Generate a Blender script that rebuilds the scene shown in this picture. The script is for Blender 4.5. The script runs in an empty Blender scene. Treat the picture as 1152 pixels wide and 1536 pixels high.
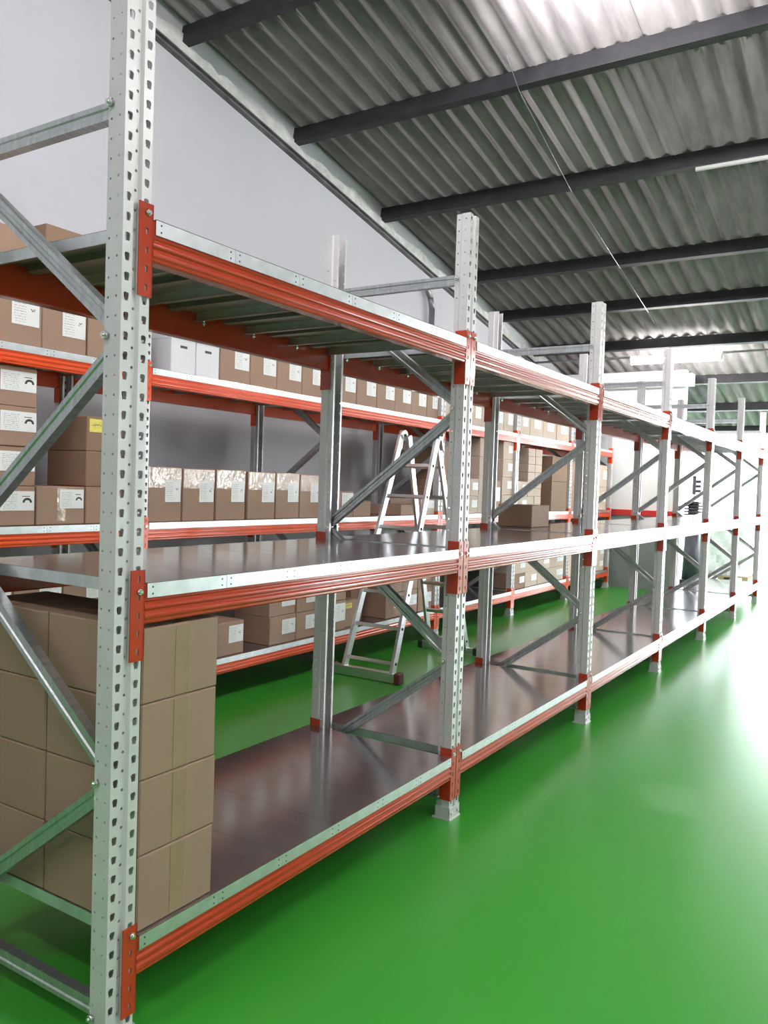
import bpy, math, random
from mathutils import Matrix, Vector
random.seed(7)
scene = bpy.context.scene
col = scene.collection

# ------------------------------------------------------------------ camera
F_PX, CAM = 1219.58, Vector((-1.3789, -1.6726, 1.5253))
YAW, PIT, ROL = .5633, -.0331, .0331
fw = Vector((math.cos(YAW)*math.cos(PIT), math.sin(YAW)*math.cos(PIT), math.sin(PIT)))
rt = Vector((math.sin(YAW), -math.cos(YAW), 0)); up = rt.cross(fw)
rt2 = rt*math.cos(ROL)+up*math.sin(ROL); up2 = -rt*math.sin(ROL)+up*math.cos(ROL)
cam_d = bpy.data.cameras.new('camera'); cam = bpy.data.objects.new('camera', cam_d); col.objects.link(cam)
M = Matrix.Identity(4)
for i in range(3):
    M[i][0], M[i][1], M[i][2], M[i][3] = rt2[i], up2[i], -fw[i], CAM[i]
cam.matrix_world = M
cam_d.sensor_fit = 'VERTICAL'; cam_d.sensor_height = 36; cam_d.lens = F_PX/1536*36
cam_d.clip_start = .02; cam_d.clip_end = 300
scene.camera = cam

# ------------------------------------------------------------------ sky, exposure
SKY = 16.0
TUBE = 75.0
w = bpy.data.worlds.new('overcast_sky'); scene.world = w; w.use_nodes = True
bg = w.node_tree.nodes['Background']; bg.inputs[0].default_value = (.93, .97, 1, 1); bg.inputs[1].default_value = SKY
vs = scene.view_settings
scene.display_settings.display_device = 'sRGB'
vs.view_transform = 'Standard'; vs.look = 'None'; vs.gamma = 1; vs.exposure = 0.74; vs.use_curve_mapping = False

# ------------------------------------------------------------------ materials
MAT = {}
def nodes(name):
    m = bpy.data.materials.new(name); m.use_nodes = True; MAT[name] = m
    nt = m.node_tree; return m, nt, nt.nodes['Principled BSDF']
def N(nt, t, **k):
    n = nt.nodes.new(t)
    for a, v in k.items(): setattr(n, a, v)
    return n
def simple(name, c, rough=.5, metal=0, var=.08, scale=6, bump=0, bscale=60, coat=0, rvar=0, stretch=None, spec=.5):
    m, nt, b = nodes(name); L = nt.links.new
    tc = N(nt, 'ShaderNodeTexCoord'); mp = N(nt, 'ShaderNodeMapping')
    L(tc.outputs['Object'], mp.inputs[0])
    if stretch: mp.inputs['Scale'].default_value = stretch
    no = N(nt, 'ShaderNodeTexNoise'); no.inputs['Scale'].default_value = scale; no.inputs['Detail'].default_value = 4
    L(mp.outputs[0], no.inputs['Vector'])
    cr = N(nt, 'ShaderNodeValToRGB'); cr.color_ramp.elements[0].position = .3; cr.color_ramp.elements[1].position = .7
    cr.color_ramp.elements[0].color = (*[max(0, x*(1-var)) for x in c], 1); cr.color_ramp.elements[1].color = (*[min(1, x*(1+var)) for x in c], 1)
    L(no.outputs['Fac'], cr.inputs[0]); L(cr.outputs[0], b.inputs['Base Color'])
    b.inputs['Roughness'].default_value = rough; b.inputs['Metallic'].default_value = metal
    b.inputs['Specular IOR Level'].default_value = spec
    if rvar:
        mr = N(nt, 'ShaderNodeMapRange'); mr.inputs['To Min'].default_value = rough-rvar; mr.inputs['To Max'].default_value = rough+rvar
        L(no.outputs['Fac'], mr.inputs[0]); L(mr.outputs[0], b.inputs['Roughness'])
    if coat: b.inputs['Coat Weight'].default_value = coat; b.inputs['Coat Roughness'].default_value = .08
    if bump:
        n2 = N(nt, 'ShaderNodeTexNoise'); n2.inputs['Scale'].default_value = bscale; n2.inputs['Detail'].default_value = 3
        L(mp.outputs[0], n2.inputs['Vector'])
        bp = N(nt, 'ShaderNodeBump'); bp.inputs['Strength'].default_value = bump; bp.inputs['Distance'].default_value = .01
        L(n2.outputs['Fac'], bp.inputs['Height']); L(bp.outputs[0], b.inputs['Normal'])
    return m
simple('post_paint', (.63, .615, .62), .36, .25, .05, 5)
simple('brace_zinc', (.50, .52, .53), .30, .85, .16, 14, stretch=(1, 6, 1))
simple('lip_zinc', (.66, .68, .70), .34, .8, .12, 18)
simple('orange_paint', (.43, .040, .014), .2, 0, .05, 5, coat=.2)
simple('orange_paint_lit', (.78, .08, .012), .28, 0, .05, 5, coat=.25)  # same orange as the front beams, overhead light put into the colour
simple('bolt_steel', (.75, .75, .74), .2, 1, .05, 20)
simple('deck_under_reflecting', (.23, .20, .18), .38, .6, .15, 5)  # same zinc sheet, browned to carry reflections of boxes and shelves
simple('dark_hole', (.05, .05, .05), .6, 0, .05, 20)
simple('card_kraft', (.285, .19, .125), .72, 0, .06, 3, bump=.05, bscale=25)
simple('card', (.34, .215, .15), .72, 0, .06, 3, bump=.05, bscale=25)
simple('card_overexposed', (.55, .44, .355), .72, 0, .06, 3, bump=.05, bscale=25)  # cardboard paled so the colour carries the far end's overexposure
simple('card_dark', (.27, .165, .105), .72, 0, .06, 3, bump=.05, bscale=25)
simple('card_white', (.74, .75, .77), .6, 0, .04, 3)
simple('card_grey', (.40, .41, .42), .6, 0, .04, 3)
simple('seam_dark', (.11, .065, .042), .8, 0, .1, 10)
simple('tape_clear', (.48, .36, .275), .12, 0, .12, 20, bump=.6, bscale=22, spec=.9)
simple('tape_kraft', (.30, .208, .132), .22, 0, .06, 12, bump=.2, bscale=18, spec=.6)
simple('print_black', (.03, .03, .03), .6, 0, .1, 30)
simple('sticker_yellow', (.75, .66, .12), .5, 0, .1, 40)
simple('wall_paint', (.56, .555, .595), .75, 0, .025, 1.2, bump=.06, bscale=14)
simple('white_paint', (.85, .86, .86), .7, 0, .02, 1.5)
simple('dado_grey', (.235, .26, .265), .45, 0, .03, 2)
simple('red_rail_paint', (.60, .03, .035), .35, 0, .05, 4)
simple('purlin_paint', (.022, .022, .026), .55, 0, .3, 8, bump=.1, bscale=40)
simple('edge_steel', (.16, .16, .165), .55, .2, .35, 7, bump=.3, bscale=22)
simple('mortar', (.60, .60, .585), .9, 0, .2, 9, bump=.6, bscale=30)
simple('pipe_grey', (.30, .31, .32), .4, .5, .2, 10)
simple('alu', (.72, .73, .74), .28, .9, .07, 10, stretch=(1, 1, 8))
simple('rubber_red', (.12, .022, .022), .6, 0, .1, 10)
simple('rubber_black', (.02, .02, .02), .6, 0, .1, 10)
simple('housing_white', (.85, .85, .84), .4, 0, .03, 6)
simple('wrap_film', (.76, .74, .76), .38, 0, .06, 5, bump=.6, bscale=9)
simple('pallet_wood', (.42, .30, .18), .8, 0, .15, 9)
simple('machine_dark', (.035, .03, .045), .4, 0, .2, 8)
simple('blue_plastic', (.03, .30, .52), .35, 0, .05, 5)
simple('concrete', (.46, .46, .45), .85, 0, .12, 2)
simple('pale_epoxy', (.62, .63, .63), .25, 0, .04, 1)
simple('frame_grey', (.55, .56, .57), .5, .2, .05, 4)

def deck_mat():
    m, nt, b = nodes('deck_zinc'); L = nt.links.new
    tc = N(nt, 'ShaderNodeTexCoord'); mp = N(nt, 'ShaderNodeMapping'); mp.inputs['Scale'].default_value = (3, .6, 1)
    L(tc.outputs['Object'], mp.inputs[0])
    no = N(nt, 'ShaderNodeTexNoise'); no.inputs['Scale'].default_value = 5; no.inputs['Detail'].default_value = 5; L(mp.outputs[0], no.inputs['Vector'])
    cr = N(nt, 'ShaderNodeValToRGB'); cr.color_ramp.elements[0].color = (.37, .345, .35, 1); cr.color_ramp.elements[1].color = (.49, .465, .465, 1)
    L(no.outputs['Fac'], cr.inputs[0]); L(cr.outputs[0], b.inputs['Base Color'])
    b.inputs['Metallic'].default_value = .85
    mr = N(nt, 'ShaderNodeMapRange'); mr.inputs['To Min'].default_value = .09; mr.inputs['To Max'].default_value = .20
    L(no.outputs['Fac'], mr.inputs[0]); L(mr.outputs[0], b.inputs['Roughness'])
deck_mat()

def floor_mat():
    m, nt, b = nodes('green_epoxy'); L = nt.links.new
    tc = N(nt, 'ShaderNodeTexCoord')
    n1 = N(nt, 'ShaderNodeTexNoise'); n1.inputs['Scale'].default_value = .8; n1.inputs['Detail'].default_value = 5; L(tc.outputs['Object'], n1.inputs['Vector'])
    cr = N(nt, 'ShaderNodeValToRGB'); cr.color_ramp.elements[0].color = (.033, .270, .025, 1); cr.color_ramp.elements[1].color = (.046, .315, .033, 1)
    L(n1.outputs['Fac'], cr.inputs[0])
    # scuffs: sparse stretched grey marks
    mp = N(nt, 'ShaderNodeMapping'); mp.inputs['Scale'].default_value = (1.2, 7, 1); mp.inputs['Rotation'].default_value = (0, 0, .6); L(tc.outputs['Object'], mp.inputs[0])
    n2 = N(nt, 'ShaderNodeTexNoise'); n2.inputs['Scale'].default_value = 1.3; n2.inputs['Detail'].default_value = 8; L(mp.outputs[0], n2.inputs['Vector'])
    c2 = N(nt, 'ShaderNodeValToRGB'); c2.color_ramp.elements[0].position = .74; c2.color_ramp.elements[1].position = .80
    L(n2.outputs['Fac'], c2.inputs[0])
    mx = N(nt, 'ShaderNodeMix', data_type='RGBA'); mx.inputs['B'].default_value = (.10, .27, .10, 1)
    sc = N(nt, 'ShaderNodeMath', operation='MULTIPLY'); sc.inputs[1].default_value = .25; L(c2.outputs[0], sc.inputs[0])
    L(sc.outputs[0], mx.inputs['Factor']); L(cr.outputs[0], mx.inputs['A']); L(mx.outputs['Result'], b.inputs['Base Color'])
    mr = N(nt, 'ShaderNodeMapRange'); mr.inputs['To Min'].default_value = .26; mr.inputs['To Max'].default_value = .32
    L(n1.outputs['Fac'], mr.inputs[0]); L(mr.outputs[0], b.inputs['Roughness'])
    n3 = N(nt, 'ShaderNodeTexNoise'); n3.inputs['Scale'].default_value = 9; n3.inputs['Detail'].default_value = 2; L(tc.outputs['Object'], n3.inputs['Vector'])
    bp = N(nt, 'ShaderNodeBump'); bp.inputs['Strength'].default_value = .03; bp.inputs['Distance'].default_value = .02
    L(n3.outputs['Fac'], bp.inputs['Height']); L(bp.outputs[0], b.inputs['Normal'])
    b.inputs['Specular IOR Level'].default_value = .5
floor_mat()

def roof_mat():
    m, nt, b = nodes('fibre_cement'); L = nt.links.new
    tc = N(nt, 'ShaderNodeTexCoord'); mp = N(nt, 'ShaderNodeMapping'); mp.inputs['Scale'].default_value = (.6, 3, 1)
    L(tc.outputs['Object'], mp.inputs[0])
    n1 = N(nt, 'ShaderNodeTexNoise'); n1.inputs['Scale'].default_value = 2.2; n1.inputs['Detail'].default_value = 7; n1.inputs['Roughness'].default_value = .65; L(mp.outputs[0], n1.inputs['Vector'])
    oi = N(nt, 'ShaderNodeObjectInfo')
    ad = N(nt, 'ShaderNodeMath', operation='MULTIPLY_ADD'); ad.inputs[1].default_value = .18; ad.inputs[2].default_value = -.09; L(oi.outputs['Random'], ad.inputs[0])
    a2 = N(nt, 'ShaderNodeMath', operation='ADD'); L(n1.outputs['Fac'], a2.inputs[0]); L(ad.outputs[0], a2.inputs[1])
    cr = N(nt, 'ShaderNodeValToRGB'); e = cr.color_ramp.elements
    e[0].position = .28; e[0].color = (.165, .155, .155, 1); e[1].position = .72; e[1].color = (.33, .312, .31, 1)
    L(a2.outputs[0], cr.inputs[0]); L(cr.outputs[0], b.inputs['Base Color']); b.inputs['Roughness'].default_value = .8
    n2 = N(nt, 'ShaderNodeTexNoise'); n2.inputs['Scale'].default_value = 60; L(tc.outputs['Object'], n2.inputs['Vector'])
    bp = N(nt, 'ShaderNodeBump'); bp.inputs['Strength'].default_value = .15; bp.inputs['Distance'].default_value = .01
    L(n2.outputs['Fac'], bp.inputs['Height']); L(bp.outputs[0], b.inputs['Normal'])
roof_mat()

def sticker_mat():
    m, nt, b = nodes('sticker_white'); L = nt.links.new
    tc = N(nt, 'ShaderNodeTexCoord'); sx = N(nt, 'ShaderNodeSeparateXYZ'); L(tc.outputs['Generated'], sx.inputs[0])
    def mth(op, a, c=None):
        n = N(nt, 'ShaderNodeMath', operation=op)
        for i, v in enumerate((a, c)):
            if v is None: continue
            if isinstance(v, (int, float)): n.inputs[i].default_value = v
            else: L(v, n.inputs[i])
        return n.outputs[0]
    rows = mth('LESS_THAN', mth('FRACT', mth('MULTIPLY', sx.outputs['Z'], 11)), .34)
    inx = mth('MULTIPLY', mth('GREATER_THAN', sx.outputs['X'], .08), mth('LESS_THAN', sx.outputs['X'], .52))
    inz = mth('MULTIPLY', mth('GREATER_THAN', sx.outputs['Z'], .1), mth('LESS_THAN', sx.outputs['Z'], .88))
    mp = N(nt, 'ShaderNodeMapping'); mp.inputs['Scale'].default_value = (26, 1, 11); L(tc.outputs['Generated'], mp.inputs[0])
    no = N(nt, 'ShaderNodeTexNoise'); no.inputs['Scale'].default_value = 1; L(mp.outputs[0], no.inputs['Vector'])
    ink = mth('MULTIPLY', mth('MULTIPLY', rows, mth('MULTIPLY', inx, inz)), mth('GREATER_THAN', no.outputs['Fac'], .48))
    mx = N(nt, 'ShaderNodeMix', data_type='RGBA'); mx.inputs['A'].default_value = (.80, .80, .79, 1); mx.inputs['B'].default_value = (.42, .42, .43, 1)
    L(ink, mx.inputs['Factor']); L(mx.outputs['Result'], b.inputs['Base Color']); b.inputs['Roughness'].default_value = .45
sticker_mat()

def emit_mat(name, c, s):
    m, nt, b = nodes(name); b.inputs['Base Color'].default_value = (*c, 1)
    b.inputs['Emission Color'].default_value = (*c, 1); b.inputs['Emission Strength'].default_value = s
emit_mat('tube_light', (1, .955, .965), TUBE)
emit_mat('far_tube_light', (1, .96, .95), TUBE*1.15)
emit_mat('near_tube_light', (1, .95, .97), TUBE*1.2)
emit_mat('aisle_tube_light', (1, .95, .98), TUBE*.85)

def sheet_mat(name, tr, tint):
    m = bpy.data.materials.new(name); m.use_nodes = True; MAT[name] = m
    nt = m.node_tree; nt.nodes.clear(); L = nt.links.new
    o = N(nt, 'ShaderNodeOutputMaterial'); t = N(nt, 'ShaderNodeBsdfTransparent'); t.inputs[0].default_value = (*tint, 1)
    d = N(nt, 'ShaderNodeBsdfTranslucent'); d.inputs[0].default_value = (*tint, 1)
    mx = N(nt, 'ShaderNodeMixShader'); mx.inputs[0].default_value = 1-tr
    L(t.outputs[0], mx.inputs[1]); L(d.outputs[0], mx.inputs[2]); L(mx.outputs[0], o.inputs[0])
sheet_mat('rooflight_sheet', .55, (.92, .95, .93))

# ------------------------------------------------------------------ mesh helpers
class MB:
    def __init__(s): s.v = []; s.f = []; s.mi = []; s.sm = []
    def quad(s, ps, m=0, smooth=False):
        b = len(s.v); s.v += [tuple(p) for p in ps]; s.f.append(tuple(range(b, b+len(ps)))); s.mi.append(m); s.sm.append(smooth)
    def box(s, x0, x1, y0, y1, z0, z1, m=0):
        b = len(s.v)
        s.v += [(x, y, z) for z in (z0, z1) for y in (y0, y1) for x in (x0, x1)]
        for f in ((0, 2, 3, 1), (4, 5, 7, 6), (0, 1, 5, 4), (2, 6, 7, 3), (0, 4, 6, 2), (1, 3, 7, 5)):
            s.f.append(tuple(b+i for i in f)); s.mi.append(m); s.sm.append(False)
    def cbox(s, x0, x1, y0, y1, z0, z1, c=.004, m=0):          # chamfered box
        b = len(s.v); idx = {}
        X, Y, Z = (x0, x1), (y0, y1), (z0, z1)
        for i in (0, 1):
            for j in (0, 1):
                for k in (0, 1):
                    si, sj, sk = 1-2*i, 1-2*j, 1-2*k
                    for a, p in enumerate(((X[i], Y[j]+sj*c, Z[k]+sk*c), (X[i]+si*c, Y[j], Z[k]+sk*c), (X[i]+si*c, Y[j]+sj*c, Z[k]))):
                        idx[(i, j, k, a)] = len(s.v); s.v.append(p)
        def add(f): s.f.append(tuple(f)); s.mi.append(m); s.sm.append(False)
        for i in (0, 1):
            r = [(0, 0), (1, 0), (1, 1), (0, 1)]
            q = [idx[(i, j, k, 0)] for j, k in r]; add(q if i else q[::-1])
            q = [idx[(j, i, k, 1)] for j, k in r]; add(q[::-1] if i else q)
            q = [idx[(j, k, i, 2)] for j, k in r]; add(q if i else q[::-1])
        for i in (0, 1):
            for j in (0, 1):
                add((idx[(i, j, 0, 0)], idx[(i, j, 1, 0)], idx[(i, j, 1, 1)], idx[(i, j, 0, 1)]) if (i == j) == False else (idx[(i, j, 0, 1)], idx[(i, j, 1, 1)], idx[(i, j, 1, 0)], idx[(i, j, 0, 0)]))
                add((idx[(i, 0, j, 0)], idx[(i, 1, j, 0)], idx[(i, 1, j, 2)], idx[(i, 0, j, 2)]) if i == j else (idx[(i, 0, j, 2)], idx[(i, 1, j, 2)], idx[(i, 1, j, 0)], idx[(i, 0, j, 0)]))
                add((idx[(0, i, j, 1)], idx[(1, i, j, 1)], idx[(1, i, j, 2)], idx[(0, i, j, 2)]) if i != j else (idx[(0, i, j, 2)], idx[(1, i, j, 2)], idx[(1, i, j, 1)], idx[(0, i, j, 1)]))
                for k in (0, 1): add((idx[(i, j, k, 0)], idx[(i, j, k, 1)], idx[(i, j, k, 2)]) if (i+j+k) % 2 else (idx[(i, j, k, 2)], idx[(i, j, k, 1)], idx[(i, j, k, 0)]))
    def tube(s, p, q, r, n=8, m=0, r2=None, caps=True):
        p, q = Vector(p), Vector(q); d = (q-p).normalized()
        a = d.orthogonal().normalized(); c = d.cross(a); b = len(s.v); r2 = r if r2 is None else r2
        for e, rr in ((p, r), (q, r2)):
            for i in range(n):
                t = 2*math.pi*i/n; s.v.append(tuple(e+a*math.cos(t)*rr+c*math.sin(t)*rr))
        for i in range(n):
            j = (i+1) % n; s.f.append((b+i, b+j, b+n+j, b+n+i)); s.mi.append(m); s.sm.append(True)
        if caps:
            s.f.append(tuple(b+i for i in reversed(range(n)))); s.mi.append(m); s.sm.append(False)
            s.f.append(tuple(b+n+i for i in range(n))); s.mi.append(m); s.sm.append(False)
    def bar(s, p, q, wv, hv, m=0):                              # square bar, half vectors wv hv
        p, q, wv, hv = map(Vector, (p, q, wv, hv)); b = len(s.v)
        for e in (p, q):
            for a, c in ((-1, -1), (1, -1), (1, 1), (-1, 1)): s.v.append(tuple(e+wv*a+hv*c))
        for f in ((3, 2, 1, 0), (4, 5, 6, 7), (0, 1, 5, 4), (1, 2, 6, 5), (2, 3, 7, 6), (3, 0, 4, 7)):
            s.f.append(tuple(b+i for i in f)); s.mi.append(m); s.sm.append(False)
    def prism(s, prof, fn, a, c, m=0, caps=True, closed=True):  # profile (u,v) swept between a and c by fn(t,u,v)
        n = len(prof); b = len(s.v)
        for t in (a, c): s.v += [fn(t, u, v) for u, v in prof]
        for i in range(n if closed else n-1):
            j = (i+1) % n; s.f.append((b+i, b+j, b+n+j, b+n+i)); s.mi.append(m); s.sm.append(False)
        if caps:
            s.f.append(tuple(b+i for i in reversed(range(n)))); s.mi.append(m); s.sm.append(False)
            s.f.append(tuple(b+n+i for i in range(n))); s.mi.append(m); s.sm.append(False)
    def mesh(s, name, mats):
        me = bpy.data.meshes.new(name); me.from_pydata(s.v, [], s.f)
        me.polygons.foreach_set('material_index', s.mi); me.polygons.foreach_set('use_smooth', s.sm)
        for m in ([mats] if isinstance(mats, str) else mats): me.materials.append(MAT[m])
        me.update(); return me
def put(name, me, parent=None, loc=(0, 0, 0), rot=None):
    o = bpy.data.objects.new(name, me); col.objects.link(o); o.location = loc
    if rot: o.rotation_euler = rot
    if parent: o.parent = parent
    return o
def build(name, mb, mats, parent=None, loc=(0, 0, 0), rot=None): return put(name, mb.mesh(name, mats), parent, loc, rot)
def tag(o, label=None, cat=None, group=None, kind=None):
    for k, v in (('label', label), ('category', cat), ('group', group), ('kind', kind)):
        if v: o[k] = v
    return o
def empty(name, loc=(0, 0, 0)): return put(name, None, None, loc)
def copy_tree(o, parent=None):
    c = o.copy(); col.objects.link(c); c.parent = parent
    for ch in list(o.children): copy_tree(ch, c)
    return c

# ------------------------------------------------------------------ the room
Y_WALL, Y_RIGHT, X_BACK, X_VAL, X_FAR = 3.22, -7.0, -6.0, 15.6, 25.0
def zp(x): return 4.66-.18*(x-4.6)                 # underside of purlins
def zs(x): return zp(x)+.14 if x <= X_VAL else zp(X_VAL)+.14+.22*(x-X_VAL)   # underside of roof sheets
mb = MB(); mb.box(X_BACK, X_VAL+.1, Y_RIGHT, Y_WALL, -.1, 0)
tag(build('floor', mb, 'green_epoxy'), 'glossy green epoxy floor', kind='structure')
mb = MB(); mb.box(X_VAL+.1, X_FAR, Y_RIGHT, Y_WALL, -.1, 0)
tag(build('floor_far', mb, 'pale_epoxy'), 'pale grey floor of the next hall', kind='structure')
mb = MB(); mb.box(-40, 70, -60, 50, -.2, -.11)
tag(build('ground', mb, 'concrete'), 'pale concrete yard outside', 'ground', kind='structure')

def wall_y(name, y0, y1, holes, mat, label):
    mb = MB(); xs = sorted({X_BACK, X_VAL, X_FAR, *[h[0] for h in holes], *[h[1] for h in holes]})
    for a, c in zip(xs, xs[1:]):
        zb = 0
        for h in holes:
            if h[0] <= a and c <= h[1]: zb = h[2]
        ta, tc = zs(a)+.22, zs(c)+.22
        P = [(a, y0, zb), (c, y0, zb), (c, y0, tc), (a, y0, ta)]; Q = [(x, y1, z) for x, _, z in P]
        mb.quad(P[::-1]); mb.quad(Q)
        for i in range(4): j = (i+1) % 4; mb.quad([P[i], P[j], Q[j], Q[i]])
    return tag(build(name, mb, mat), label, kind='structure')
wall_y('wall_left', Y_WALL, Y_WALL+.2, [], 'wall_paint', 'plain pale grey wall behind the back rack')
wall_y('wall_right', Y_RIGHT-.2, Y_RIGHT, [(10.0, 12.6, 2.85)], 'wall_paint', 'pale right wall with an added door opening for daylight')
mb = MB(); mb.box(X_BACK-.2, X_BACK, Y_RIGHT, Y_WALL, 0, zs(X_BACK)); tag(build('wall_back', mb, 'wall_paint'), 'pale wall behind the camera', kind='structure')
mb = MB()
for y0, y1, z0 in ((Y_RIGHT, -5.6, 0), (-5.6, 2.4, 3.6), (2.4, Y_WALL, 0)): mb.box(X_FAR, X_FAR+.2, y0, y1, z0, zs(X_FAR))
tag(build('wall_far', mb, 'white_paint'), 'white far wall of the next hall with wide open door', kind='structure')

# cross wall at the end of the back rack: white above, grey dado and red rail
PX = 11.80
mb = MB(); mb.box(PX, PX+.15, 1.19, Y_WALL, 0, zs(PX+.15)-.01)
tag(build('wall_partition', mb, 'white_paint'), 'white cross wall at the end of the back rack', kind='structure')
mb = MB(); mb.box(PX-.02, PX, 1.19, Y_WALL, 0, 1.17); tag(build('trim_1', mb, 'dado_grey'), 'grey lower panelling on the cross wall', kind='structure')
mb = MB(); mb.box(PX-.04, PX, 1.19, Y_WALL, 1.17, 1.26); tag(build('trim_2', mb, 'red_rail_paint'), 'red rail capping the grey panelling', kind='structure')
mb = MB(); mb.box(PX-.16, PX, 1.06, Y_WALL, zp(PX)-.14, zp(PX)+.02); mb.box(PX-.18, PX, 1.06, Y_WALL, zp(PX)-.16, zp(PX)-.14)
tag(build('trim_3', mb, 'housing_white'), 'white boxed beam under the roof at the far end', kind='structure')

# sloping edge steel and mortar along the left wall
def sl(t, u, v): return (t, Y_WALL-u, zp(t)+v)
mb = MB(); mb.prism([(0, -.145), (.05, -.145), (.05, -.133), (.012, -.129), (.012, -.095), (.04, -.091), (.04, -.08), (0, -.08)][::-1], sl, X_BACK, X_VAL)
tag(build('trim_4', mb, 'edge_steel'), 'dark steel edge angle sloping along the wall top', kind='structure')
mb = MB(); n = 150
for i in range(n):
    a = 1.5+(X_VAL-1.5)*i/n; c = 1.5+(X_VAL-1.5)*(i+1)/n
    if i == 0: h0 = .0
    h1 = .03+.035*math.sin(i*.7)*math.sin(i*.23+1)+random.uniform(-.025, .025)
    P = [(a, Y_WALL-.03, zp(a)-.08), (c, Y_WALL-.03, zp(c)-.08), (c, Y_WALL-.022, zp(c)+h1), (a, Y_WALL-.022, zp(a)+h0)]
    mb.quad(P[::-1]); mb.quad([P[3], P[2], (c, Y_WALL, zp(c)+h1), (a, Y_WALL, zp(a)+h0)][::-1]); h0 = h1
tag(build('trim_5', mb, 'mortar'), 'rough pale mortar strip under the roof edge', kind='structure')

# roof: purlins and corrugated sheets
PUR = [-5.9, -4.8, -3.45, -2.1, -.9, .45, 1.80, 3.20, 4.60, 6.12, 7.83, 9.08, 10.51, 12.22, 13.77, 15.31]
ceiling = tag(empty('ceiling', (0, 0, 0)), 'sloping corrugated fibre cement roof on dark steel purlins', kind='structure')
sl_a = math.atan(.18)
pm = MB()
for y0, y1, z0, z1 in ((-.035, .035, 0, .008), (-.035, .035, .132, .14), (-.035, -.027, .008, .132)):
    pm.box(y0, y1, Y_RIGHT, Y_WALL, z0, z1)
pm = pm.mesh('purlin', 'purlin_paint')
for x in PUR: put('purlin', pm, ceiling, (x, 0, zp(x)), (0, sl_a, 0))
PITCH = .177
def sheet_mesh(length, waves, y_w):
    mb = MB(); n = waves*8; th = .007; am = .026
    for side in (0, 1):
        b = len(mb.v)
        for i in range(n+1):
            y = -y_w*i/n; z = am*math.cos(2*math.pi*y/PITCH)+am+side*th
            mb.v += [(0, y, z), (length, y, z)]
        for i in range(n):
            f = (b+2*i, b+2*i+1, b+2*i+3, b+2*i+2); mb.f.append(f if not side else f[::-1]); mb.mi.append(0); mb.sm.append(True)
    h = 2*(n+1)
    for i in range(n):
        for e in (0, 1):
            mb.f.append((2*i+e, 2*i+2+e, h+2*i+2+e, h+2*i+e)); mb.mi.append(0); mb.sm.append(False)
    return mb.mesh('roof_sheet', 'fibre_cement')
cosa = math.cos(sl_a)
for i in range(6, len(PUR)):
    x0 = PUR[i]-.13; x1 = (PUR[i+1] if i+1 < len(PUR) else X_VAL)+.02
    wv = 6; me = sheet_mesh((x1-x0)/cosa, wv, PITCH*wv)
    y = Y_WALL
    k = 0
    while y > Y_RIGHT+.1:
        dz = random.uniform(-.002, .002)+(.004 if k % 2 else 0)
        put('roof_sheet', me, ceiling, (x0, y+(.01 if k else 0), zp(x0)+.142+dz), (0, sl_a+.0035, 0)); y -= PITCH*wv; k += 1
me = sheet_mesh((PUR[6]-X_BACK+.1)/cosa, 58, PITCH*58)
put('roof_sheet', me, ceiling, (X_BACK-.05, Y_WALL, zp(X_BACK-.05)+.14), (0, sl_a, 0))
# next hall: rooflights rising from the valley
mb = MB(); mb.box(X_VAL-.02, X_VAL+.28, Y_RIGHT, Y_WALL, zs(X_VAL)-.1, zs(X_VAL)+.12); build('valley_gutter', mb, 'housing_white', ceiling)
nx, ny = 4, 6; dx = (X_FAR-X_VAL-.25)/nx; dy = (Y_WALL-Y_RIGHT)/ny
for i in range(nx):
    for j in range(ny):
        a = X_VAL+.25+i*dx; y0 = Y_RIGHT+j*dy; mb = MB(); nn = 24
        for q in range(nn):
            ya, yb = y0+dy*q/nn, y0+dy*(q+1)/nn
            fz = lambda x, y: zs(x)+.05+.02*math.cos(2*math.pi*y/PITCH)
            mb.quad([(a, ya, fz(a, ya)), (a, yb, fz(a, yb)), (a+dx+.02, yb, fz(a+dx, yb)), (a+dx+.02, ya, fz(a+dx, ya))], smooth=True)
        build('rooflight_panel', mb, 'rooflight_sheet', ceiling)
for i in range(nx+1):
    a = X_VAL+.3+i*dx*.985; mb = MB(); mb.box(a-.04, a+.04, Y_RIGHT, Y_WALL, zs(a)-.12, zs(a)+.02); build('rafter', mb, 'housing_white', ceiling)

# frame of an unseen door, added in the right wall for daylight
mb = MB()
for a, c, z0, z1 in ((9.9, 10.0, 0, 2.95), (12.6, 12.7, 0, 2.95), (10.0, 12.6, 2.85, 2.95)): mb.box(a, c, Y_RIGHT-.22, Y_RIGHT+.03, z0, z1)
tag(build('added_door', mb, 'frame_grey'), 'grey steel frame of the added unseen daylight door', kind='structure')
mb = MB()
for a, c, z0, z1 in ((-5.7, -5.6, 0, 3.7), (2.4, 2.5, 0, 3.7), (-5.6, 2.4, 3.6, 3.7)): mb.box(X_FAR-.03, X_FAR+.22, a, c, z0, z1)
tag(build('door_2', mb, 'frame_grey'), 'grey steel frame of the wide far door', kind='structure')

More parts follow.
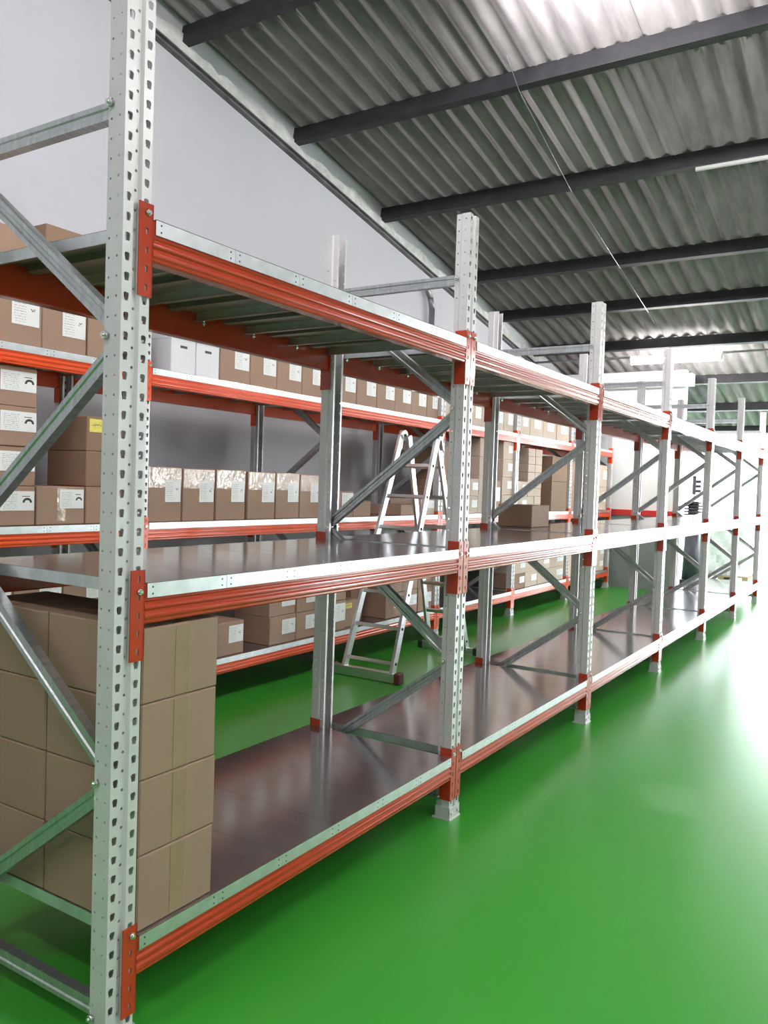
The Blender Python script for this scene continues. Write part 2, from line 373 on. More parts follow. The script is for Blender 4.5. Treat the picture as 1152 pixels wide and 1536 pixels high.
# ------------------------------------------------------------------ pallet racks
L, W, D, H = 1.91, .09, .80, 2.75
CT = (.3315, 1.2815, 2.2315)                        # connector tops
DECK = tuple(c-.035 for c in CT)
def post_mesh():
    mb = MB(); n = int(H/.05)
    sec = [((.020, .070), (.006, .070), None), ((.006, .070), (.006, .046), 's'), ((.006, .046), (0, .040), None), ((0, .040), (0, 0), 's'),
           ((0, 0), (.032, 0), 'L'), ((.032, 0), (.037, .009), None), ((.037, .009), (.053, .009), 'c'), ((.053, .009), (.058, 0), None),
           ((.058, 0), (.09, 0), 'L'), ((.09, 0), (.09, .040), 's'), ((.09, .040), (.084, .046), None), ((.084, .046), (.084, .070), 's'), ((.084, .070), (.070, .070), None)]
    big = [(-.0055, -.010), (.0055, -.010), (.008, .002), (.008, .008), (.0045, .011), (-.0045, .011), (-.008, .008), (-.008, .002)]
    sm = [(.0036*math.cos(t), .0036*math.sin(t)) for t in [2*math.pi*(i+.5)/8+math.pi*1.25-.39 for i in range(8)]]
    smc = [(x*1.15, z*1.15) for x, z in sm]
    for A, B, kind in sec:
        dx, dy = B[0]-A[0], B[1]-A[1]; ln = math.hypot(dx, dy); ux, uy = dx/ln, dy/ln; nx, ny = uy, -ux
        P = lambda s, z, d=0: (A[0]+ux*s-nx*d, A[1]+uy*s-ny*d, z)
        if kind is None:
            mb.quad([P(0, 0), P(ln, 0), P(ln, H), P(0, H)]); continue
        hole = {'L': big, 's': sm, 'c': smc}[kind]; off = .025 if kind == 'c' else 0
        if off:
            mb.quad([P(0, 0), P(ln, 0), P(ln, off), P(0, off)])
        for k in range(n):
            z0 = k*.05+off; z1 = min(z0+.05, H); zc = z0+.025
            if z1-z0 < .04:
                mb.quad([P(0, z0), P(ln, z0), P(ln, z1), P(0, z1)]); continue
            m = ln/2
            ring = [(0, z0), (ln, z0), (ln, zc-.004), (ln, zc+.012), (ln, z1), (0, z1), (0, zc+.012), (0, zc-.004)]
            # ring order matched to hole order: lower-left, lower-right, right, right, top-right, top-left, left, left
            hp = [(m+x, zc+z) for x, z in hole]
            b = len(mb.v)
            mb.v += [P(*q) for q in ring]+[P(*q) for q in hp]+[P(q[0], q[1], .0028) for q in hp]
            for i in range(8):
                j = (i+1) % 8
                mb.f.append((b+i, b+j, b+8+j, b+8+i)); mb.f.append((b+8+i, b+8+j, b+16+j, b+16+i)); mb.mi += [0, 0]; mb.sm += [False, False]
    return mb.mesh('post', 'post_paint')
POST = post_mesh()
def mirror_y(me, name, D):
    v = [(p.co.x, D-p.co.y, p.co.z) for p in me.vertices]; f = [tuple(reversed(p.vertices)) for p in me.polygons]
    m2 = bpy.data.meshes.new(name); m2.from_pydata(v, [], f)
    m2.polygons.foreach_set('material_index', [p.material_index for p in me.polygons]); m2.polygons.foreach_set('use_smooth', [p.use_smooth for p in me.polygons])
    for m in me.materials: m2.materials.append(m)
    m2.update(); return m2
POSTR = mirror_y(POST, 'post', D)
mb = MB(); mb.box(-.006, .096, -.010, .085, 0, .006); mb.box(-.004, -.0005, -.004, .07, .006, .06); mb.box(.0905, .094, -.004, .07, .006, .06); mb.box(-.004, .094, -.0045, -.001, .006, .055)
for x in (.016, .074): mb.tube((x, -.0045, .03), (x, -.012, .03), .008, 6)
FOOT = mb.mesh('foot_plate', 'post_paint'); FOOTR = mirror_y(FOOT, 'foot_plate', D)
def brace_mesh(y0, z0, y1, z1, flip):
    mb = MB(); a, b = Vector((.045, y0, z0)), Vector((.045, y1, z1)); d = (b-a).normalized(); n = Vector((1, 0, 0)).cross(d)
    hw, dp, t = .0225, .030, .0025
    # C channel: web facing -X with a centre rib, flanges towards +X
    prof = [(-hw, dp), (-hw, 0), (-.009, 0), (-.005, .004), (.005, .004), (.009, 0), (hw, 0), (hw, dp), (hw-t, dp), (hw-t, t), (.010, t), (.006, .004+t), (-.006, .004+t), (-.010, t), (-hw+t, t), (-hw+t, dp)]
    f = lambda tt, u, v: tuple(a.lerp(b, tt)+n*u+Vector((v-.015, 0, 0)))
    mb.prism(prof, f, 0, 1); return mb.mesh('brace', 'brace_zinc')
YF, YR = .055, D-.055
BR = [(YF, 2.47, YR, 2.47), (YF, 1.91, YR, 2.42), (YF, 1.86, YR, 1.33), (YF, .75, YR, 1.28), (YF, .70, YR, .20), (YF, .10, YR, .10)]
BRACES = [brace_mesh(*b, 0) for b in BR]
mb = MB(); mb.tube((-.012, 0, 0), (.10, 0, 0), .005, 6); mb.tube((-.006, 0, 0), (.002, 0, 0), .011, 6); mb.tube((.088, 0, 0), (.096, 0, 0), .011, 6)
NODEB = mb.mesh('bolt', 'bolt_steel')
LB = L-W
def beam_mesh(mat):
    prof = [(-.004, -.003), (-.004, -.046), (-.001, -.050), (-.001, -.055), (-.0055, -.060), (-.006, -.064), (-.0055, -.068), (-.001, -.073), (-.001, -.078), (-.0055, -.083), (-.006, -.087), (-.0055, -.092), (-.002, -.098), (-.002, -.104), (.001, -.108), (.040, -.108), (.043, -.104), (.043, 0), (.0, 0)]
    mb = MB(); mb.prism(prof[::-1], lambda t, u, v: (t, u, v), .0045, LB-.0045); return mb.mesh('beam', mat)
def conn_mesh(mat, right):
    mb = MB(); sgn = -1 if right else 1
    def X(x): return LB-x if right else x
    z1, z0 = .037, -.203                            # relative to deck height
    def q(ps, fl=False): mb.quad([(X(x), y, z) for x, y, z in (ps if not right else ps[::-1])])
    # slotted front plate
    xa, xb = -.042, .0045; m = -.016; n = 5; pz = (z1-z0)/n
    hole = [(-.0035, -.008), (.0035, -.008), (.0035, -.002), (.0045, .002), (.0045, .008), (-.0045, .008), (-.0045, .002), (-.0035, -.002)]
    for k in range(n):
        a = z0+k*pz; c = a+pz; zc = (a+c)/2
        ring = [(xa, a), (xb, a), (xb, zc-.006), (xb, zc+.006), (xb, c), (xa, c), (xa, zc+.006), (xa, zc-.006)]
        hp = [(m+x, zc+z) for x, z in hole]
        for i in range(8):
            j = (i+1) % 8
            q([(ring[i][0], -.005, ring[i][1]), (ring[j][0], -.005, ring[j][1]), (hp[j][0], -.005, hp[j][1]), (hp[i][0], -.005, hp[i][1])])
            q([(hp[i][0], -.005, hp[i][1]), (hp[j][0], -.005, hp[j][1]), (hp[j][0], -.0015, hp[j][1]), (hp[i][0], -.0015, hp[i][1])])
    q([(xa, -.0012, z0), (xa, -.005, z0), (xa, -.005, z1), (xa, -.0012, z1)])
    for z in (z0, z1): q([(xa, -.0012, z), (xb, -.0012, z), (xb, -.005, z), (xa, -.005, z)])
    # side return
    x0, x1 = sorted((X(.0008), X(.0045))); mb.box(x0, x1, -.005, .052, z0, z1)
    return mb.mesh('connector', mat)
mb = MB(); mb.tube((0, -.005, 0), (0, -.010, 0), .0085, 6); mb.tube((0, -.010, 0), (0, -.016, 0), .005, 6)
CBOLT = mb.mesh('bolt', 'bolt_steel')
NP = 6; PWID = (LB-.020)/NP
def panel_mesh():
    mb = MB(); g = .0008; x0, x1 = g, PWID-g; t = .0018; y0, y1 = -.008, D+.008; hz = .040
    mb.box(x0, x1, y0, y1, -t/2, 0); mb.box(x0, x1, y0+t, y1-t, -t, -t/2, 3)      # tread, and underside with brown reflections put into its colour
    mb.box(x0, x1, y0, y0+t, -hz, -t, 1); mb.box(x0, x1, y1-t, y1, -hz, -t, 1)      # front and rear lips
    mb.box(x0, x0+t, y0+t+.05, y1-t-.05, -.036, -t, 1); mb.box(x1-t, x1, y0+t+.05, y1-t-.05, -.036, -t, 1)
    mb.box(x0, x0+.012, y0+t+.05, y1-.05, -.036, -.0345, 3); mb.box(x1-.012, x1, y0+t+.05, y1-.05, -.036, -.0345, 3)
    mb.box(PWID/2-.02, PWID/2+.02, .06, D-.06, -.022, -t, 3)
    for x in (x0+.018, x1-.018):
        for z in (-.012, -.030): mb.tube((x, y0-.0006, z), (x, y0+.001, z), .003, 6, 2)
    return mb.mesh('shelf_panel', ['deck_zinc', 'lip_zinc', 'dark_hole', 'deck_under_reflecting'])
PANEL = panel_mesh()
mb = MB(); mb.tube((0, 0, -.055), (0, 0, -.002), .0035, 6); mb.tube((0, 0, -.05), (0, 0, -.042), .008, 6)
SCREW = mb.mesh('screw', 'bolt_steel')

def rack(name, x0, y0, nb, paint, label, front_nodes):
    r = tag(empty(name, (x0, y0, 0)), label, 'rack', 'pallet racks')
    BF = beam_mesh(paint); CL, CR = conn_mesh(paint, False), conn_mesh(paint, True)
    BRr, CLr, CRr = (mirror_y(m, n, D) for m, n in ((BF, 'beam'), (CL, 'connector'), (CR, 'connector')))
    for k in range(nb+1):
        x = k*L
        for pm, fm in ((POST, FOOT), (POSTR, FOOTR)):
            p = put('post', pm, r, (x, 0, .006)); put('foot_plate', fm, p, (0, 0, -.006))
            for zz in ((2.47, 1.885, .725, .10) if pm is POST else (2.445, 1.305, .15)):
                put('bolt', NODEB, p, (0, YF+.003 if pm is POST else YR-.003, zz-.006))
        for b in BRACES: put('brace', b, r, (x, 0, 0))
    for k in range(nb):
        x = k*L+W
        for li, z in enumerate(DECK):
            for bm, cl, cr, rear in ((BF, CL, CR, 0), (BRr, CLr, CRr, 1)):
                b = put('beam', bm, r, (x, 0, z-.002)); put('connector', cl, b, (0, 0, .0)); put('connector', cr, b, (0, 0, .0))
                if not rear:
                    for xx in (-.014, LB+.014): put('bolt', CBOLT, b, (xx, 0, .012 if li != 1 else -.02))
            for i in range(NP):
                p = put('shelf_panel', PANEL, r, (x+.010+i*PWID, 0, z))
                if li == 2 and name == 'pallet_rack' and y0 == 0 and k < 3:
                    put('screw', SCREW, p, (.01, D-.075, 0)); put('screw', SCREW, p, (.01, .075, 0))
    return r
rack('pallet_rack', 0, 0, 6, 'orange_paint', 'nearly empty grey upright rack with orange beams beside the open green aisle', None)
rack('pallet_rack', .065, 2.22, 6, 'orange_paint_lit', 'box filled rack with orange beams coloured as lit from above along the pale wall', None)

# ------------------------------------------------------------------ cardboard boxes
ORD = ['first', 'second', 'third', 'fourth', 'fifth', 'sixth', 'seventh', 'eighth', 'ninth', 'tenth', 'eleventh', 'twelfth', 'thirteenth', 'fourteenth', 'fifteenth', 'sixteenth',
       'seventeenth', 'eighteenth', 'nineteenth', 'twentieth', 'twenty first', 'twenty second', 'twenty third', 'twenty fourth', 'twenty fifth', 'twenty sixth', 'twenty seventh', 'twenty eighth', 'twenty ninth', 'thirtieth']
gm = MB()                                           # arch shaped print (unit about 1 wide, in XZ)
for i in range(8):
    a, b = math.pi*(.06+.88*i/8), math.pi*(.06+.88*(i+1)/8)
    gm.quad([(.5*math.cos(a), 0, .5*math.sin(a)), (.27*math.cos(a), 0, .2*math.sin(a)), (.27*math.cos(b), 0, .2*math.sin(b)), (.5*math.cos(b), 0, .5*math.sin(b))])
gm.quad([(-.52, 0, -.12), (-.28, 0, -.12), (-.26, 0, .1), (-.5, 0, .1)]); gm.quad([(.52, 0, -.12), (.5, 0, .1), (.26, 0, .1), (.28, 0, -.12)])
ARCH = gm.mesh('printed_mark', 'print_black')
SQ = []
for s in range(4):
    rnd = random.Random(s); gm = MB(); x = -.5
    for i in range(6):
        h = rnd.uniform(-.3, .3); wd = rnd.uniform(.1, .25)
        gm.quad([(x, 0, h-.07), (x+wd, 0, h-.1), (x+wd, 0, h+.06), (x, 0, h+.1)]); x += wd*.8
    SQ.append(gm.mesh('printed_mark', 'print_black'))
def carton(x0, x1, y0, y1, z0, z1, label, mat='card', sticker=None, tape=None, group=None, cat='box', name='cardboard_box', rot=0):
    w, d, h = x1-x0, y1-y0, z1-z0; z0 += .0008
    mb = MB(); c = .004
    mb.cbox(0, w, 0, d, 0, h-.0016, c)
    o = build(name, mb, mat, None, (x0, y0, z0), (0, 0, rot) if rot else None)
    tag(o, label, cat, group)
    h -= .0016
    if mat != 'card_white':                         # top flap seam
        m2 = MB(); m2.box(c, w-c, d/2-.0015, d/2+.0015, h-.001, h+.0004); build('flap_seam', m2, 'seam_dark', o)
    if tape == 'top':                               # wide clear film over the top third of the front
        m2 = MB(); m2.box(.004, w-.004, -.0012, -.0002, h*.62, h-.006); build('tape', m2, 'tape_clear', o)
    elif tape == 'strip':
        m2 = MB(); m2.box(w/2-.026, w/2+.026, -.0010, -.0002, .006, h-.006); build('tape', m2, 'tape_kraft', o)
        m2 = MB(); m2.box(w/2-.026, w/2+.026, .004, d-.004, h, h+.0008); build('tape', m2, 'tape_kraft', o)
    elif tape == 'short':
        m2 = MB(); m2.box(w/2-.028, w/2+.028, -.0010, -.0002, .02, h-.006); build('tape', m2, 'tape_clear', o)
    if mat == 'card_white' and h < .3:               # lid edge and hand hole
        m2 = MB(); m2.box(-.002, w+.002, -.003, d+.003, h*.80, h+.001); build('lid', m2, 'card_white', o)
        m2 = MB(); m2.box(w*.36, w*.64, -.0012, -.0004, h*.60, h*.66); build('hand_hole', m2, 'dark_hole', o)
    if sticker:
        kind, a, b, c0, c1 = sticker                # fractions of the front face
        m2 = MB(); sx0, sx1, sz0, sz1 = a*w, b*w, c0*h, c1*h
        m2.box(0, sx1-sx0, -.0010, 0, 0, sz1-sz0)
        s = build('paper_label', m2, 'sticker_yellow' if kind == 'yellow' else 'sticker_white', o, (sx0, -.0013, sz0))
        sw, sh = sx1-sx0, sz1-sz0
        if kind == 'arch':
            k = put('printed_mark', ARCH, s, (sw*.80, -.0012, sh*.46)); k.scale = (sw*.26, 1, sw*.20)
            m2 = MB(); m2.box(0, sw*.22, -.0003, 0, 0, sh*.035); build('printed_text', m2, 'print_black', s, (sw*.65, -.0011, sh*.72))
        elif kind in ('squig', 'yellow'):
            k = put('printed_mark', SQ[random.randrange(4)], s, (sw*.78 if kind == 'squig' else sw*.5, -.0012, sh*.55)); k.scale = (sw*.2 if kind == 'squig' else sw*.7, 1, sh*.22)
    return o
FY = 2.245
def lab(r): return (r, .50, .96, .36, .78)
GB = 'cardboard boxes on the back rack'
# rows are lists of (x0, x1, heights, material, sticker, tape, y0, depth)
def fill(level, shelf_name, items):
    z0 = DECK[level]
    for i, it in enumerate(items):
        x0, x1, hs, mat, st, tp = it[:6]; y0 = it[6] if len(it) > 6 else FY; dp = it[7] if len(it) > 7 else .36
        z = z0
        for k, hh in enumerate(hs):
            where = f", {ORD[i]} from left, {shelf_name} shelf of back rack"
            if len(hs) > 1:
                nm = ('bottom', 'top') if len(hs) == 2 else ('bottom', 'middle', 'top') if len(hs) == 3 else None
                lv = nm[k] if nm else ('bottom' if k == 0 else 'topmost' if k == len(hs)-1 else f'{ORD[k]} up')
                where = f", {lv} of the {ORD[i]} stack from left, {shelf_name} shelf of back rack"
            m = mat[k] if isinstance(mat, (list, tuple)) else mat
            s = st[k] if isinstance(st, list) else st
            kind = 'white box' if m == 'card_white' else 'grey box' if m == 'card_grey' else 'brown box'
            if s and len(hs) == 1: kind = 'labelled '+kind
            jit = random.uniform(-.004, .004)
            carton(x0, x1, y0+jit+.004, y0+dp+jit, z, z+hh, f"{kind}{where}", m, s, tp, GB)
            z += hh
S = lab('squig'); A = ('arch', .28, .98, .38, .88)
up_items = [(.755, 1.045, [.30], 'card', S, None), (1.05, 1.335, [.30], 'card', ('squig', .38, .94, .35, .85), None), (1.34, 1.62, [.30], 'card', ('squig', .44, .97, .30, .80), None),
            (1.63, 1.92, [.30], 'card', None, None),
            (2.125, 2.235, [.26], 'card_grey', None, None, 2.45, .30), (2.25, 2.462, [.27], 'card_white', None, None), (2.468, 2.68, [.27], 'card_white', None, None)]
for a, b in ((2.692, 2.995), (2.998, 3.288), (3.292, 3.588), (3.592, 3.868), (4.02, 4.335), (4.34, 4.642), (4.646, 4.95), (4.954, 5.252), (5.256, 5.548), (5.552, 5.775)):
    up_items.append((a, b, [.30], 'card', ('squig', .47, .95, .33, .80), None))
for i in range(6): up_items.append((5.91+i*.294, 5.91+i*.294+.290, [.30], 'card_overexposed', ('squig', .42, .92, .3, .8), None))
for a, b in ((7.84, 8.17), (8.18, 8.62), (8.63, 9.10), (9.11, 9.59)): up_items.append((a, b, [.36], 'card_overexposed', ('squig', .3, .8, .3, .8), None))
fill(2, 'upper', up_items)
mid_items = [(1.02, 1.315, [.209]*4, 'card', A, None), (1.325, 1.63, [.212], 'card', ('arch', .46, .97, .42, .93), 'short'),
             (1.636, 1.93, [.213, .205, .20], ['card', 'card_dark', 'card_dark'], [None, None, ('yellow', .06, .5, .55, .93)], None),
             (2.09, 2.372, [.348], 'card', S, 'top'), (2.382, 2.670, [.346], 'card', S, 'top'), (2.684, 2.975, [.350], 'card', S, 'top'), (3.003, 3.301, [.345], 'card', S, 'top'),
             (3.318, 3.598, [.348], 'card', S, 'top'), (3.602, 3.866, [.342], 'card', S, 'top'),
             (4.04, 4.335, [.215], 'card', ('squig', .42, .98, .35, .95), None), (4.345, 4.61, [.135], 'card', None, None),
             (5.12, 5.47, [.10], 'card', None, None), (5.50, 5.775, [.18], 'card_overexposed', S, None),
             (5.935, 6.235, [.36, .34], 'card_dark', None, None), (6.245, 6.45, [.38], 'card_overexposed', S, None), (6.46, 6.76, [.19, .19], 'card_overexposed', S, None),
             (6.77, 7.06, [.21]*4, 'card_overexposed', S, None), (7.07, 7.36, [.38], 'card', S, None), (7.40, 7.69, [.21]*4, 'card_overexposed', S, None),
             (7.855, 8.165, [.19, .19], 'card_overexposed', S, None), (8.175, 8.395, [.10]*8, 'card_overexposed', None, None), (8.40, 8.62, [.10]*8, 'card_overexposed', None, None),
             (9.0, 9.59, [.40, .34], 'card_dark', None, None), (9.77, 10.2, [.36, .34], 'card', S, None), (10.21, 10.6, [.36, .34], 'card_overexposed', S, None), (10.61, 11.0, [.36, .34], 'card_overexposed', S, None), (11.01, 11.42, [.36, .34], 'card_overexposed', S, None)]
fill(1, 'middle', mid_items)
low_items = [(.60, .89, [.22]*3, 'card', S, None), (.90, 1.195, [.22]*3, 'card', S, None), (1.20, 1.495, [.22]*3, 'card', S, None), (1.50, 1.80, [.22]*3, 'card', S, None),
             (2.73, 3.0, [.235], 'card', ('squig', .42, .96, .36, .88), None), (3.28, 3.592, [.211]*3, ['card', 'card', 'card_dark'], ('squig', .46, .98, .32, .85), None), (3.60, 3.864, [.211]*3, 'card', ('squig', .44, .96, .32, .85), None),
             (4.02, 4.27, [.25, .25], 'card', ('squig', .3, .98, .3, .9), None), (4.28, 4.50, [.23], 'card', ('yellow', .1, .55, .7, .9), None, FY+.03, .30), (4.515, 4.70, [.30, .18], 'card_dark', None, None, FY+.12, .25),
             (4.915, 5.195, [.232]*3, 'card', S, None), (5.20, 5.49, [.232]*3, 'card', S, None), (5.50, 5.775, [.232]*3, 'card', S, None),
             (7.855, 8.20, [.19]*4, ['card_dark', 'card_overexposed', 'card_overexposed', 'card_overexposed'], S, None), (8.21, 8.61, [.19]*4, 'card_overexposed', S, None), (8.62, 9.04, [.19]*4, 'card_overexposed', S, None), (9.05, 9.59, [.19]*4, 'card_overexposed', S, None),
             (9.77, 10.18, [.19]*4, 'card_overexposed', S, None), (10.19, 10.62, [.19]*4, 'card_overexposed', S, None), (10.63, 11.03, [.19]*4, 'card_overexposed', S, None), (11.04, 11.42, [.19]*4, 'card_overexposed', S, None)]
fill(0, 'lowest', low_items)
# loose boxes above the upper left row, seen over the front rack's top shelf
zt = DECK[2]+.30
carton(1.385, 1.62, 2.30, 2.62, zt, zt+.39, 'tall brown box standing on the upper left box row, topping the near rack shelf', 'card_dark', group=GB)
carton(1.655, 1.90, 2.36, 2.62, zt, zt+.385, 'pale box beside the tall brown box above the near top shelf', 'card_white', group=GB)
carton(1.06, 1.33, 2.28, 2.60, zt, zt+.31, 'low brown box left of the tall one above the near top shelf', 'card', group=GB)
# stack on the near rack's lowest shelf
GS = 'big cartons stacked on the near rack'
ROWS = ('lowest', 'second', 'third', 'topmost')
for k in range(4):
    z = DECK[0]+.2065*k; j = random.uniform(-.003, .003)
    c = carton(.102, .385+j, .006, .410, z, z+.2065, f'large plain brown carton, {ROWS[k]} of the stack next to the nearest post', 'card_kraft', None, 'strip', GS)
    if k == 2: m2 = MB(); m2.cbox(.283+j, .309+j, .03, .33, .085, .185, .003); build('side_flap', m2, 'card_kraft', c)
    dx = 0
    carton(.102, .37+dx, .416, .798, z, z+.2065, f'large plain brown carton, {ROWS[k]} of the rear stack behind the nearest cartons', 'card_kraft', None, None, GS)
carton(4.27, 4.62, .605, .875, DECK[1], DECK[1]+.165, 'single brown carton alone on the near rack middle shelf', 'card_dark', None, None, GS)

# ------------------------------------------------------------------ ladder
lad = tag(empty('step_ladder', (4.6, 1.8, 0)), 'aluminium folding ladder standing open between the two racks', 'ladder')
AP = Vector((.05, 0, 1.955))
def leg_pair(xb, y_lo, y_hi, yt_lo, yt_hi, zb):
    rails = []
    for yb, yt in ((y_lo, yt_lo), (y_hi, yt_hi)):
        mb = MB(); a, b = Vector((xb, yb, zb)), Vector((AP.x+(-.03 if xb < 0 else .03), yt, AP.z))
        d = (b-a).normalized(); n = Vector((0, 1, 0)).cross(d).normalized()
        mb.bar(a, b, n*.030, Vector((0, .0125, 0))); build('rail', mb, 'alu', lad); rails.append((a, b))
    for i in range(7):
        t = (.10+.28*i)/2.06
        if t > .97: break
        p, q = rails[0][0].lerp(rails[0][1], t), rails[1][0].lerp(rails[1][1], t); mb = MB()
        d = (rails[0][1]-rails[0][0]).normalized(); n = Vector((0, 1, 0)).cross(d).normalized()
        mb.bar(p, q, n*.015, d*.013); rg = build('rung', mb, 'alu', lad)
        for e, s in ((p, -1), (q, 1)):
            mb = MB(); mb.tube(e+Vector((0, s*.012, 0)), e+Vector((0, s*.0165, 0)), .012, 8); build('rung_plug', mb, 'rubber_black', rg)
    return rails
leg_pair(-.66, -.235, .215, -.19, .165, .05)
leg_pair(.72, -.19, .20, -.15, .125, .03)
for y in (-.19, .165):
    mb = MB()
    mb.tube((AP.x, y-.022, AP.z+.005), (AP.x, y+.022, AP.z+.005), .045, 14); mb.bar((AP.x-.055, y, AP.z-.12), (AP.x-.01, y, AP.z), (.012, 0, .004), (0, .018, 0)); mb.bar((AP.x+.055, y, AP.z-.12), (AP.x+.01, y, AP.z), (.012, 0, -.004), (0, .018, 0))
    h = build('hinge', mb, 'alu', lad)
    mb = MB(); mb.tube((AP.x, y-.03, AP.z+.005), (AP.x, y+.03, AP.z+.005), .014, 8); build('hinge_knob', mb, 'rubber_black', h)
mb = MB(); mb.box(-.69, -.63, -.27, .30, .008, .078); sb = build('stabiliser_bar', mb, 'alu', lad)
for y in (-.27, .30):
    mb = MB(); s = -1 if y < 0 else 1; mb.cbox(-.70, -.62, min(y, y+s*.05), max(y, y+s*.05), 0, .088, .008); build('end_cap', mb, 'rubber_red', sb)
mb = MB(); mb.box(.70, .745, -.26, .27, .008, .06); sb = build('stabiliser_bar', mb, 'alu', lad)
for y in (-.26, .27):
    mb = MB(); s = -1 if y < 0 else 1; mb.cbox(.69, .755, min(y, y+s*.045), max(y, y+s*.045), 0, .068, .006); build('end_cap', mb, 'rubber_black', sb)

# ------------------------------------------------------------------ lamps, pipes, wire
def lamp(x, y, z, label, ln=1.22, glow='tube_light'):
    o = tag(empty('tube_lamp', (x, y, z)), label, 'lamp', 'fluorescent batten lamps under the roof')
    mb = MB(); mb.cbox(-.020, .020, -ln/2, ln/2, .047, .075, .006); build('housing', mb, 'housing_white', o)
    mb = MB(); n = 10
    prof = [(.045*math.cos(2*math.pi*i/16), .0+.045*math.sin(2*math.pi*i/16)) for i in range(16)]
    mb.prism(prof, lambda t, u, v: (u, t, v), -ln/2+.03, ln/2-.03); build('diffuser', mb, glow, o)
    for s in (-1, 1):
        mb = MB(); a, b = sorted((s*(ln/2-.03), s*ln/2)); mb.cbox(-.05, .05, a, b, -.048, .046, .006); build('end_cap', mb, 'housing_white', o)
    for s in (-.4, .4):
        mb = MB(); mb.tube((0, s*ln, .07), (0, s*ln, .16 if glow[0] in 'fa' else .41), .004, 6); build('hanger', mb, 'pipe_grey', o)
    return o
lamp(10.45, 1.06, 3.42, 'lit tube lamp on the pipe below the roof at the far end', 1.26, 'far_tube_light')
lamp(10.45, -1.7, 3.42, 'lit tube lamp on the far pipe, out to the right', 1.26, 'far_tube_light')
lamp(10.45, -4.4, 3.42, 'lit tube lamp on the far pipe, nearest the right wall', 1.26, 'far_tube_light')
for x, ys in ((3.52, (.08, -2.9, -5.4)), (.30, (.6, -2.4, -5.2)), (-3.2, (.3, -2.4, -5.2))):
    for y in ys:
        nm = {3.52: 'above the open aisle', .30: 'above the near rack end', -3.2: 'behind the viewer'}[x]
        lamp(x, y, zp(x)-(.03 if x > 3 else .26), f"lit tube lamp {nm}, {('first', 'second', 'third')[ys.index(y)]} from the grey wall", 1.22, 'aisle_tube_light' if x > 3 else 'near_tube_light')
for ya, yb, lb in ((1.69, Y_WALL, 'thin grey pipe from the wall to the far lit tube lamp'), (-1.07, .43, 'thin grey pipe right of the far lit tube lamp')):
    mb = MB(); mb.tube((10.45, ya, 3.48), (10.45, yb, 3.48), .016, 8); tag(build('conduit_pipe', mb, 'pipe_grey'), lb, 'pipe')
mb = MB(); mb.tube((6.09, Y_RIGHT, zp(6.09)-.03), (6.09, -.05, zp(6.09)-.03), .02, 8)
tag(build('conduit_pipe', mb, 'housing_white'), 'white pipe under the third dark roof beam at right', 'pipe')
mb = MB()
pts = [(6.99, Y_WALL-.06, 3.92), (7.15, Y_WALL-.06, 3.78), (7.20, Y_WALL-.06, 3.66), (7.20, Y_WALL-.06, 2.6)]
for a, b in zip(pts, pts[1:]): mb.tube(a, b, .035, 10)
tag(build('conduit_pipe', mb, 'pipe_grey'), 'bent grey pipe running down the pale wall behind the racks', 'pipe')
mb = MB(); pts = [(4.3, .96, zp(4.3)+.06), (4.60, .98, zp(4.60)-.02), (6.12, 1.08, zp(6.12)-.02), (7.83, 1.10, zp(7.83)-.02), (9.1, 1.10, zp(9.1)-.04), (9.25, 1.06, zp(9.25)-.12)]
for a, b in zip(pts, pts[1:]): mb.tube(a, b, .003, 6)
tag(build('ceiling_wire', mb, 'pipe_grey'), 'thin wire strung along the slope beneath the roof sheets', 'wire')

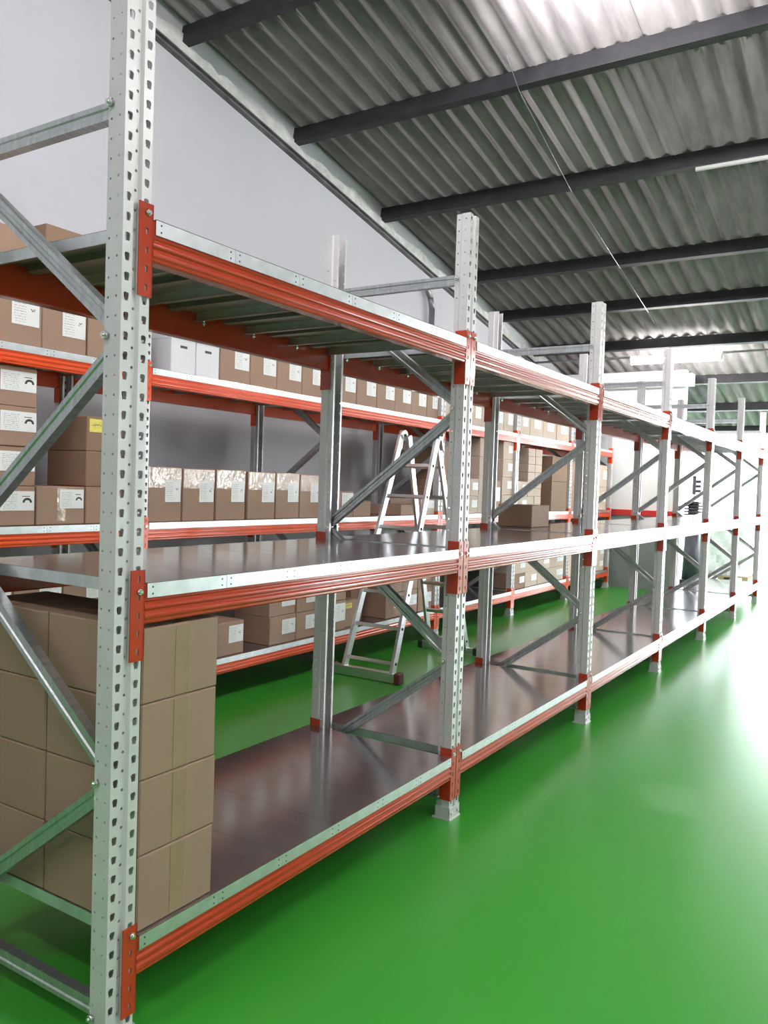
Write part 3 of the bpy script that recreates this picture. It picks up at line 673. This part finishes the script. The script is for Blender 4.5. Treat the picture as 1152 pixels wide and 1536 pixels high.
# ------------------------------------------------------------------ far end things
wp = tag(empty('wrapped_pallet', (14.6, .95, 0)), 'white film wrapped pallet load beyond the far end of the racks', 'pallet')
for i in range(3):
    y = (-.4, 0, .4)[i]; mb = MB(); mb.box(-.5, .5, y-.05, y+.05, 0, .09); build('pallet_block', mb, 'pallet_wood', wp)
for i in range(6):
    mb = MB(); x = -.5+.18*i; mb.box(x, x+.1, -.45, .45, .09, .115); build('pallet_slat', mb, 'pallet_wood', wp)
mb = MB()
def wrap(u, z):
    t = 2*math.pi*u; r = 1/(abs(math.cos(t))**6+abs(math.sin(t))**6)**(1/6)
    k = 1-.10*max(0, (z-.75)/.35)**2+.018*math.sin(9*t+z*14)+.014*math.sin(23*t-z*21)
    return (.46*r*math.cos(t)*k, .42*r*math.sin(t)*k, .116+z)
nu, nz = 56, 14
for i in range(nz):
    for j in range(nu):
        mb.quad([wrap(j/nu, 1.0*i/nz), wrap((j+1)/nu, 1.0*i/nz), wrap((j+1)/nu, 1.0*(i+1)/nz), wrap(j/nu, 1.0*(i+1)/nz)], smooth=True)
mb.quad([wrap(j/nu, 1.0) for j in range(nu)]); build('wrapped_load', mb, 'wrap_film', wp)
mc = tag(empty('floor_machine', (13.3, 1.30, 0)), 'dark upright machine with ribbed head seen through the far shelves', 'machine')
mb = MB(); mb.cbox(-.18, .18, -.16, .16, 0, .08, .01); build('base', mb, 'machine_dark', mc)
mb = MB(); mb.tube((0, 0, .08), (0, 0, 1.02), .15, 16, r2=.12); build('body', mb, 'machine_dark', mc)
mb = MB(); mb.tube((0, 0, 1.02), (0, 0, 1.42), .09, 14)
hd = build('ribbed_head', mb, 'machine_dark', mc)
for i in range(7):
    mb = MB(); mb.tube((0, 0, 1.08+.05*i), (0, 0, 1.105+.05*i), .16, 16); build('rib', mb, 'machine_dark', hd)
mb = MB(); mb.tube((0, 0, 1.42), (0, 0, 1.54), .012, 8); build('mast', mb, 'housing_white', mc)
mb = MB(); mb.cbox(-.03, .03, -.03, .03, 1.54, 1.86, .008); ctl = build('control_stick', mb, 'machine_dark', mc)
for i in range(3):
    mb = MB(); mb.tube((0, -.03, 1.60+.08*i), (0, -.11, 1.60+.08*i), .025, 10); build('knob', mb, 'machine_dark', ctl)
bl = tag(empty('banded_load', (19.6, .1, 0)), 'blue and white banded load standing far off at the right edge', 'load')
for z0, z1, m in ((0, .22, 'blue_plastic'), (.22, .42, 'housing_white'), (.42, .55, 'blue_plastic'), (.55, .85, 'housing_white')):
    mb = MB(); mb.cbox(-.5, .5, -.6, .6, z0, z1-.004, .02); build('layer', mb, m, bl)
